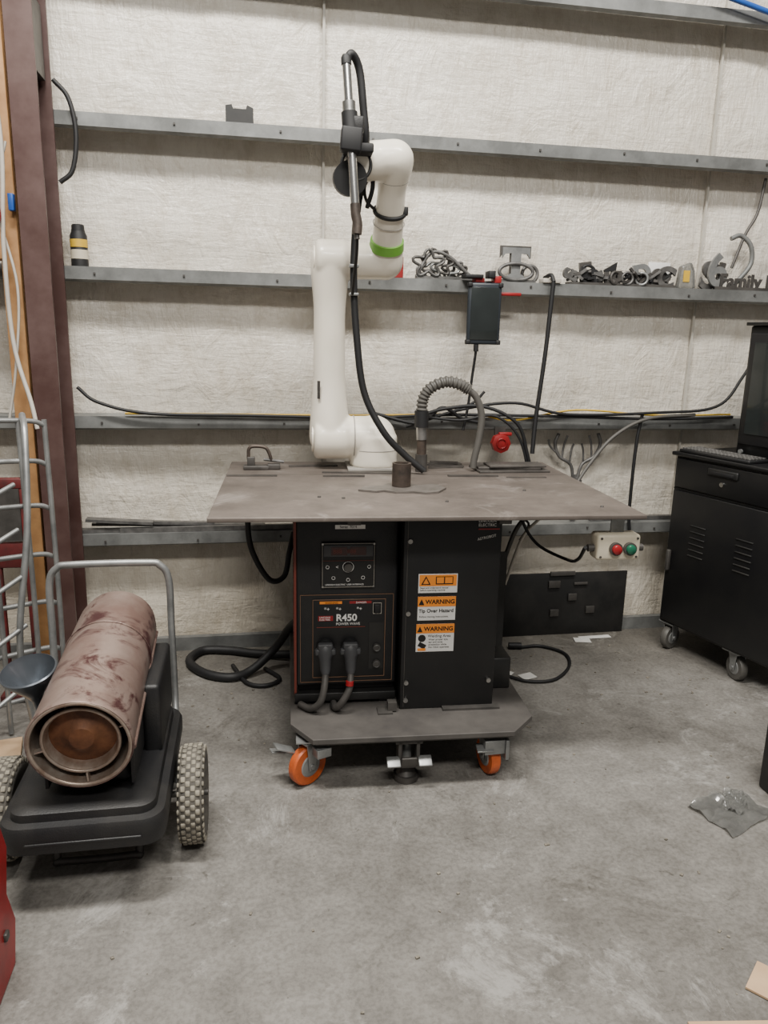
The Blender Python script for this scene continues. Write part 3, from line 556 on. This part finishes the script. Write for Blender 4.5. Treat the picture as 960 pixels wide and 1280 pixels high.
f=root('grey_hose_loop'); tube('loop',[(2.24,3.40,1.93),(2.29,3.40,1.945),(2.34,3.39,1.90),(2.35,3.39,1.82),(2.30,3.39,1.75),(2.26,3.39,1.712)],.011,galvdark,f); tube('loop_b',[(2.38,3.40,2.2),(2.36,3.4,2.05),(2.31,3.4,1.95),(2.26,3.4,1.8)],.007,dark_steel,f)
f=root('red_hose'); tube('hose',[(2.46,3.3,2.02),(2.42,3.3,2.0),(2.41,3.3,1.93),(2.46,3.3,1.88)],.012,red,f)
f=root('scrap_steel_bars'); zl=.565+gh+.0005
boxes('bars',[((-.25,3.385,zl+.008),(.95,.03,.014),(0,0,1)),((-.30,3.40,zl+.022),(.75,.03,.012),(0,1,-2)),((-.4,3.39,zl+.036),(.5,.03,.012),(0,2.5,2)),((-.1,3.36,zl+.012),(.9,.02,.022),(0,-.3,0)),((-.55,3.37,zl+.05),(.28,.05,.012),(0,4,0)),((1.9,3.40,zl+.01),(.5,.03,.018))],scrap,f)
f=root('black_sheet_panel')
bx('sheet',1.235,1.88,3.395,3.405,.0,.325,blackdusty,f,.001)
boxes('brackets',[((1.49,3.388,.27),(.06,.012,.035)),((1.59,3.388,.2),(.045,.01,.035)),((1.69,3.388,.13),(.045,.01,.035)),((1.50,3.388,.12),(.045,.01,.035)),((1.63,3.388,.27),(.07,.008,.012)),((1.53,3.388,.325),(.13,.012,.02))],dark_steel,f,.001)
# ------------------------------------------------------------------ computer cabinet
cb=root('computer_workstation_cabinet',(1.955,3.20,0),-75)
Wd,Dp=.64,.43
bx('carcass',0,Wd,.012,Dp,.135,.945,black,cb,.004)
bx('top_slab',-.012,Wd+.012,-.012,Dp+.0,.945,.963,black,cb,.005)
bx('drawer_front',.012,Wd-.012,-.002,.014,.80,.935,black,cb,.004); bx('door_front',.012,Wd-.012,-.002,.014,.15,.785,black,cb,.004)
boxes('gaps',[((Wd/2,.010,.7925),(Wd-.01,.006,.008))],rubber,cb)
bx('drawer_pull',.20,.36,-.010,-.001,.885,.92,blackdusty,cb,.006); box('pull_slot',(.28,-.011,.90),(.12,.004,.014),rubber,cb,.001)
cyl('drawer_lock',(.28,-.002,.855),(.28,-.008,.855),.010,chrome,cb)
vl=[]
for cx in (.18,.43):
    for k in range(6): vl.append(((cx,-.003,.50+k*.028),(.085,.006,.006),(25,0,0)))
boxes('vents',vl,blackdusty,cb,.001)
boxes('door_handle',[((.035,-.012,.45),(.018,.018,.10))],dark_steel,cb,.004)
pltop=.135
for n,(x,y,a) in zip('abcd',[(.045,.045,10),(.43,.055,75),(.07,.37,0),(.56,.37,0)]): caster(cb,x,y,.058,a,hosegrey,galv,.032,'wheel_'+n)
kb=root('keyboard',(1.955,3.20,0),-75)
bx('tray',.02,.40,.0,.125,.9635,.978,plastic,kb,.004); boxes('keys',[((.035+i*.0205,.02+j*.021,.981),(.016,.016,.008)) for i in range(18) for j in range(5)],scrap,kb,.002)
mn=root('monitor_enclosure',(1.955,3.20,0),-75)
bx('housing',.20,.63,.15,.42,.9635,1.53,black,mn,.008); bx('bezel',.215,.615,.138,.152,1.02,1.50,plastic,mn,.006); bx('screen_glass',.245,.585,.133,.139,1.07,1.46,screen,mn)
bx('top_cap',.19,.64,.13,.43,1.53,1.545,black,mn,.003); cyl('power_knob',(.24,.138,.99),(.24,.128,.99),.01,galv,mn)
wb=root('wooden_crate',(1.955,3.20,0),-75); boxes('slats',[((.45,.28,1.555),(.30,.22,.018)),((.45,.17,1.60),(.30,.015,.075)),((.45,.39,1.60),(.30,.015,.075)),((.45,.28,1.635),(.30,.24,.012)),((.305,.28,1.6),(.012,.22,.06))],wood,wb,.002)
f=root('black_storage_bin')
prism('bin',[(1.675,1.5),(2.2,1.5),(2.2,2.03),(1.675,2.03)],'z',.0,.44,blackdusty,f,.01); bx('bin_rim',1.66,2.21,1.485,2.045,.42,.45,black,f,.006); bx('bin_latch',1.80,1.9,2.03,2.05,.3,.42,dark_steel,f,.003)
def sheetmesh(n,cx,cy,sx,sy,amp,m,par,sd,ang=0,nx=20,fq=3):
    V=[];Fc=[];ca,sa=math.cos(rad(ang)),math.sin(rad(ang))
    for j in range(nx+1):
        for i in range(nx+1):
            u=(i/nx-.5);v=(j/nx-.5); e=1+.2*noise.noise(Vector((u*3,v*3,sd)))
            x=u*sx*e;y=v*sy*e
            V.append((cx+x*ca-y*sa,cy+x*sa+y*ca,.003+amp*abs(noise.fractal(Vector((u*fq,v*fq,sd+5)),1,2,2))))
    for j in range(nx):
        for i in range(nx):
            a=j*(nx+1)+i; Fc.append((a,a+1,a+nx+2,a+nx+1))
    return mk(n,V,Fc,m,par,angle=30)
f=root('plastic_bag'); sheetmesh('film',1.50,1.91,.22,.16,.022,bagm,f,2,20); sheetmesh('film_fold',1.53,1.95,.12,.07,.035,bagm,f,7,50)
f=root('cardboard_scraps'); box('piece_a',(1.205,1.25,.005),(.18,.10,.005),card,f,rot=(0,0,-50)); box('piece_b',(1.02,1.185,.005),(.20,.05,.005),card,f,rot=(0,0,-8))
f=root('plywood_offcut'); box('piece',(-.86,2.50,.012),(.16,.30,.018),card,f,rot=(0,0,12))
f=root('floor_debris'); L_=[]
for k in range(320):
    x=random.uniform(-.6,2.0); y=random.uniform(2.5,3.38) if random.random()<.75 else random.uniform(1.2,2.6); s=random.uniform(.002,.008)
    L_.append(((x,y,s*.3),(s*random.uniform(.6,2),s,s*.5),(0,0,random.uniform(0,90))))
boxes('chips',L_,MAT('debris',(.07,.062,.05),.8,col2=(.28,.25,.20),scale=60),f)
# ------------------------------------------------------------------ torpedo heater
ht=root('torpedo_heater')
Fp=Vector((-.420,1.80,.452)); Bp=Vector((-.412,2.42,.540)); ax=(Bp-Fp).normalized(); Lh=(Bp-Fp).length
lathe('barrel_outer',[(0.0,.118),(-.004,.127),(.004,.130),(.02,.127),(.05,.126),(Lh*.5,.122),(Lh-.05,.118),(Lh-.01,.11),(Lh,.095),(Lh,.0)],Fp,ax,barrelm,ht,56,False)
lathe('barrel_liner',[(0,.119),(.10,.108),(.30,.105)],Fp,ax,barreli,ht,48,False)
ring('barrel_lip',Fp,ax,.121,.0055,barreli,ht,56)
lathe('inner_cone',[(.020,.096),(.014,.091),(.026,.084),(.10,.081),(.18,.075)],Fp,ax,barreli,ht,48,False)
lathe('burner_disc',[(.046,.083),(.041,.06),(.036,.045),(.022,.03),(.020,.0)],Fp,ax,rust,ht,40,False)
ring('cone_ring',Fp+ax*.016,ax,.093,.0045,barreli,ht,48)
boxes('cone_spokes',[(tuple(Fp+ax*.026+Vector((math.cos(a)*.105,0,math.sin(a)*.105))),(.024,.02,.004),(0,-math.degrees(a),0)) for a in (.3,1.9,3.4,4.8)],barreli,ht)
for s in (-1,1):
    p=Fp+Vector((s*.124,0,-.03)); q=Bp+Vector((s*.114,0,-.03)); cyl('barrel_seam%d'%s,p+ax*.02,q-ax*.03,.006,barrelm,ht,seg=8)
ring('barrel_band',Fp+ax*.40,ax,.1228,.0015,barrelm,ht,48)
prism('side_skirt_r',[(1.86,.30),(2.38,.30),(2.40,.52),(1.86,.44)],'x',-.312,-.304,plastic,ht); prism('side_skirt_l',[(1.86,.30),(2.38,.30),(2.40,.52),(1.86,.44)],'x',-.524,-.516,plastic,ht)
bx('lower_housing',-.512,-.316,1.88,2.36,.29,.42,plastic,ht,.02,3)
bx('side_control_box',-.305,-.255,2.05,2.37,.27,.48,plastic,ht,.012,3)
def rrp(x0,x1,y0,y1,r,z):
    o=[]
    for cx,cy,a0 in ((x1-r,y1-r,0),(x0+r,y1-r,90),(x0+r,y0+r,180),(x1-r,y0+r,270)):
        for k in range(7):
            a=rad(a0+k*15); o.append((cx+r*math.cos(a),cy+r*math.sin(a),z))
    return o
lay=[(.03,.165,.05),(.005,.175,.055),(0,.20,.06),(0,.235,.06),(.006,.248,.055),(.025,.252,.045),(.028,.272,.04),(.045,.280,.035)]
V=[];Fc=[]
for ins,z,rd in lay: V+=rrp(-.630+ins,-.222-ins,1.765+ins,2.38-ins,rd,z)
n=28
for j in range(len(lay)-1):
    for i in range(n): k=(i+1)%n; Fc.append((j*n+i,j*n+k,(j+1)*n+k,(j+1)*n+i))
Fc.append(tuple(range(n))); Fc.append(tuple(range((len(lay)-1)*n,len(lay)*n)))
mk('fuel_tank',V,Fc,plastic,ht,angle=50)
cyl('fuel_cap',(-.56,2.2,.275),(-.56,2.2,.315),.032,plastic,ht)
boxes('tank_ribs',[((-.42,1.766,.205),(.28,.008,.008))],plastic,ht,.003)
tube('handle',[(-.60,2.05,.16),(-.615,2.25,.17),(-.622,2.40,.25),(-.626,2.44,.5),(-.626,2.45,.66),(-.60,2.45,.712),(-.55,2.45,.722),(-.33,2.45,.722),(-.285,2.45,.712),(-.259,2.45,.66),(-.256,2.44,.5),(-.25,2.40,.25),(-.24,2.25,.17),(-.23,2.05,.16)],.0115,galv,ht,8,14)
tube('support_leg',[(-.54,2.0,.17),(-.54,1.97,.02),(-.52,1.96,.012),(-.34,1.96,.012),(-.32,1.97,.02),(-.32,2.0,.17)],.011,dark_steel,ht)
cyl('axle',(-.70,2.04,.14),(-.13,2.04,.14),.009,dark_steel,ht)
def wheel(x,n):
    c=(x,2.04,.14)
    lathe(n+'_tyre',[(-.026,.075),(-.036,.10),(-.037,.118),(-.030,.131),(-.015,.1375),(.015,.1375),(.030,.131),(.037,.118),(.036,.10),(.026,.075)],c,(1,0,0),tyre,ht,48)
    lathe(n+'_rim',[(-.020,.012),(-.012,.05),(-.026,.072),(-.024,.078),(.024,.078),(.026,.072),(.012,.05),(.020,.012)],c,(1,0,0),beige,ht,36)
    L_=[]; NB=34
    for k in range(NB):
        for r_,off in ((-.020,0),(-.007,.5),(.007,0),(.020,.5)):
            aa=rad((k+off)*360/NB); L_.append(((x+r_,2.04-math.sin(aa)*.1365,.14+math.cos(aa)*.1365),(.0125,.016,.006),(math.degrees(aa),0,0)))
    for s in (-1,1):
        for k in range(NB):
            aa=rad(360/NB*(k+.5)); L_.append(((x+s*.0335,2.04-math.sin(aa)*.127,.14+math.cos(aa)*.127),(.006,.013,.014),(math.degrees(aa),0,0)))
    boxes(n+'_tread',L_,tread,ht,.002,seg=1)
wheel(-.172,'wheel_right'); wheel(-.678,'wheel_left')
fu=root('metal_funnel')
lathe('bowl',[(0,.012),(.03,.014),(.06,.03),(.12,.072),(.135,.076),(.138,.072),(.12,.066),(.06,.026),(.03,.01)],(-.60,2.14,.39),(-.1,-.25,1),funnelm,fu,36,False)
cyl('spout',(-.60,2.14,.40),(-.597,2.15,.281),.013,funnelm,fu,.008)
# ------------------------------------------------------------------ left rack, stand, jack
rk=root('tubular_steel_rack')
def RP(t,z): return Vector((-.70-.55*t,2.84-.42*t,z))
for k,z in enumerate([.12,.30,.48,.66,.84,1.0,1.14]): tube('rail_%d'%k,[RP(-.0,z-.02),RP(.1,z),RP(.5,z+.01),RP(1,z-.01)],.009,galv,rk)
for k,t in enumerate([0,.13,.3,.55,.8,1]): tube('upright_%d'%k,[RP(t,0.01),RP(t,.5)+Vector((.01,-.02,0)),RP(t,1.14)],.009,galv,rk)
tube('front_bow',[(-.74,2.6,.01),(-.76,2.55,.4),(-.72,2.6,.8),(-.73,2.7,1.1),(-.76,2.8,1.16)],.011,galv,rk); tube('front_bow_2',[(-.86,2.45,.01),(-.85,2.4,.5),(-.83,2.45,.9),(-.80,2.6,1.1)],.011,galv,rk)
for k,z in enumerate((.25,.45,.62,.78,.93)): tube('tie_%d'%k,[(-.74,2.57,z+.03),(-.85,2.42,z-.03)],.008,galv,rk)
redd=MAT('faded_red_paint',(.14,.012,.012),.6,col2=(.05,.01,.01))
j=root('red_tool_stand'); boxes('frame',[((-.84,3.02,.45),(.025,.025,.9)),((-.95,3.02,.45),(.025,.025,.9)),((-.895,3.02,.88),(.13,.03,.04)),((-.895,3.02,.6),(.10,.03,.10)),((-.895,3.02,.02),(.16,.1,.03))],redd,j,.004); bx('panel',-.94,-.85,3.0,3.01,.66,.86,dark_steel,j)
j=root('red_floor_jack')
prism('side_plate',[(1.45,.0),(1.62,.0),(1.65,.10),(1.61,.20),(1.64,.30),(1.60,.40),(1.52,.43),(1.45,.2)],'x',-.60,-.555,red,j,.004)
prism('inner_arm',[(1.3,.1),(1.5,.1),(1.5,.3),(1.3,.2)],'x',-.70,-.60,red,j); boxes('jack_bolts',[((-.552,1.55,.33),(.010,.02,.02)),((-.552,1.57,.12),(.010,.02,.02))],dark_steel,j,.003)
cyl('jack_wheel',(-.66,1.5,.05),(-.61,1.5,.05),.05,dark_steel,j)
# ------------------------------------------------------------------ lights, world, camera
def area(n,loc,sx,sy,e,rot=(0,0,0),col=(1,.965,.90)):
    l=bpy.data.lights.new(n,'AREA'); l.shape='RECTANGLE'; l.size=sx; l.size_y=sy; l.energy=e; l.color=col
    o=bpy.data.objects.new(n,l); bpy.context.collection.objects.link(o); o.location=loc; o.rotation_euler=[rad(x) for x in rot]; return o
area('ceiling_light',(-.6,1.4,4.6),1.4,.35,235,(14,0,0)); area('ceiling_light.001',(1.6,1.1,4.6),1.4,.35,150,(14,0,0)); area('ceiling_light.002',(.3,-1.6,4.6),2.2,.5,190,(28,0,0))
wd=bpy.data.worlds.new('world'); bpy.context.scene.world=wd; wd.use_nodes=True; bg=wd.node_tree.nodes['Background']; bg.inputs[0].default_value=(1,.965,.91,1); bg.inputs[1].default_value=.22
Hc=1.45; F=950; P=rad(13); YAW=rad(10.4); R=rad(1.3)
cd=bpy.data.cameras.new('camera'); cam=bpy.data.objects.new('camera',cd); bpy.context.collection.objects.link(cam)
cd.sensor_fit='VERTICAL'; cd.sensor_height=32; cd.lens=32*F/1280; cd.clip_start=.05
cam.matrix_world=Matrix.Translation((0,0,Hc))@Matrix.Rotation(-YAW,4,'Z')@Matrix.Rotation(math.pi/2-P,4,'X')@Matrix.Rotation(R,4,'Z')
bpy.context.scene.camera=cam
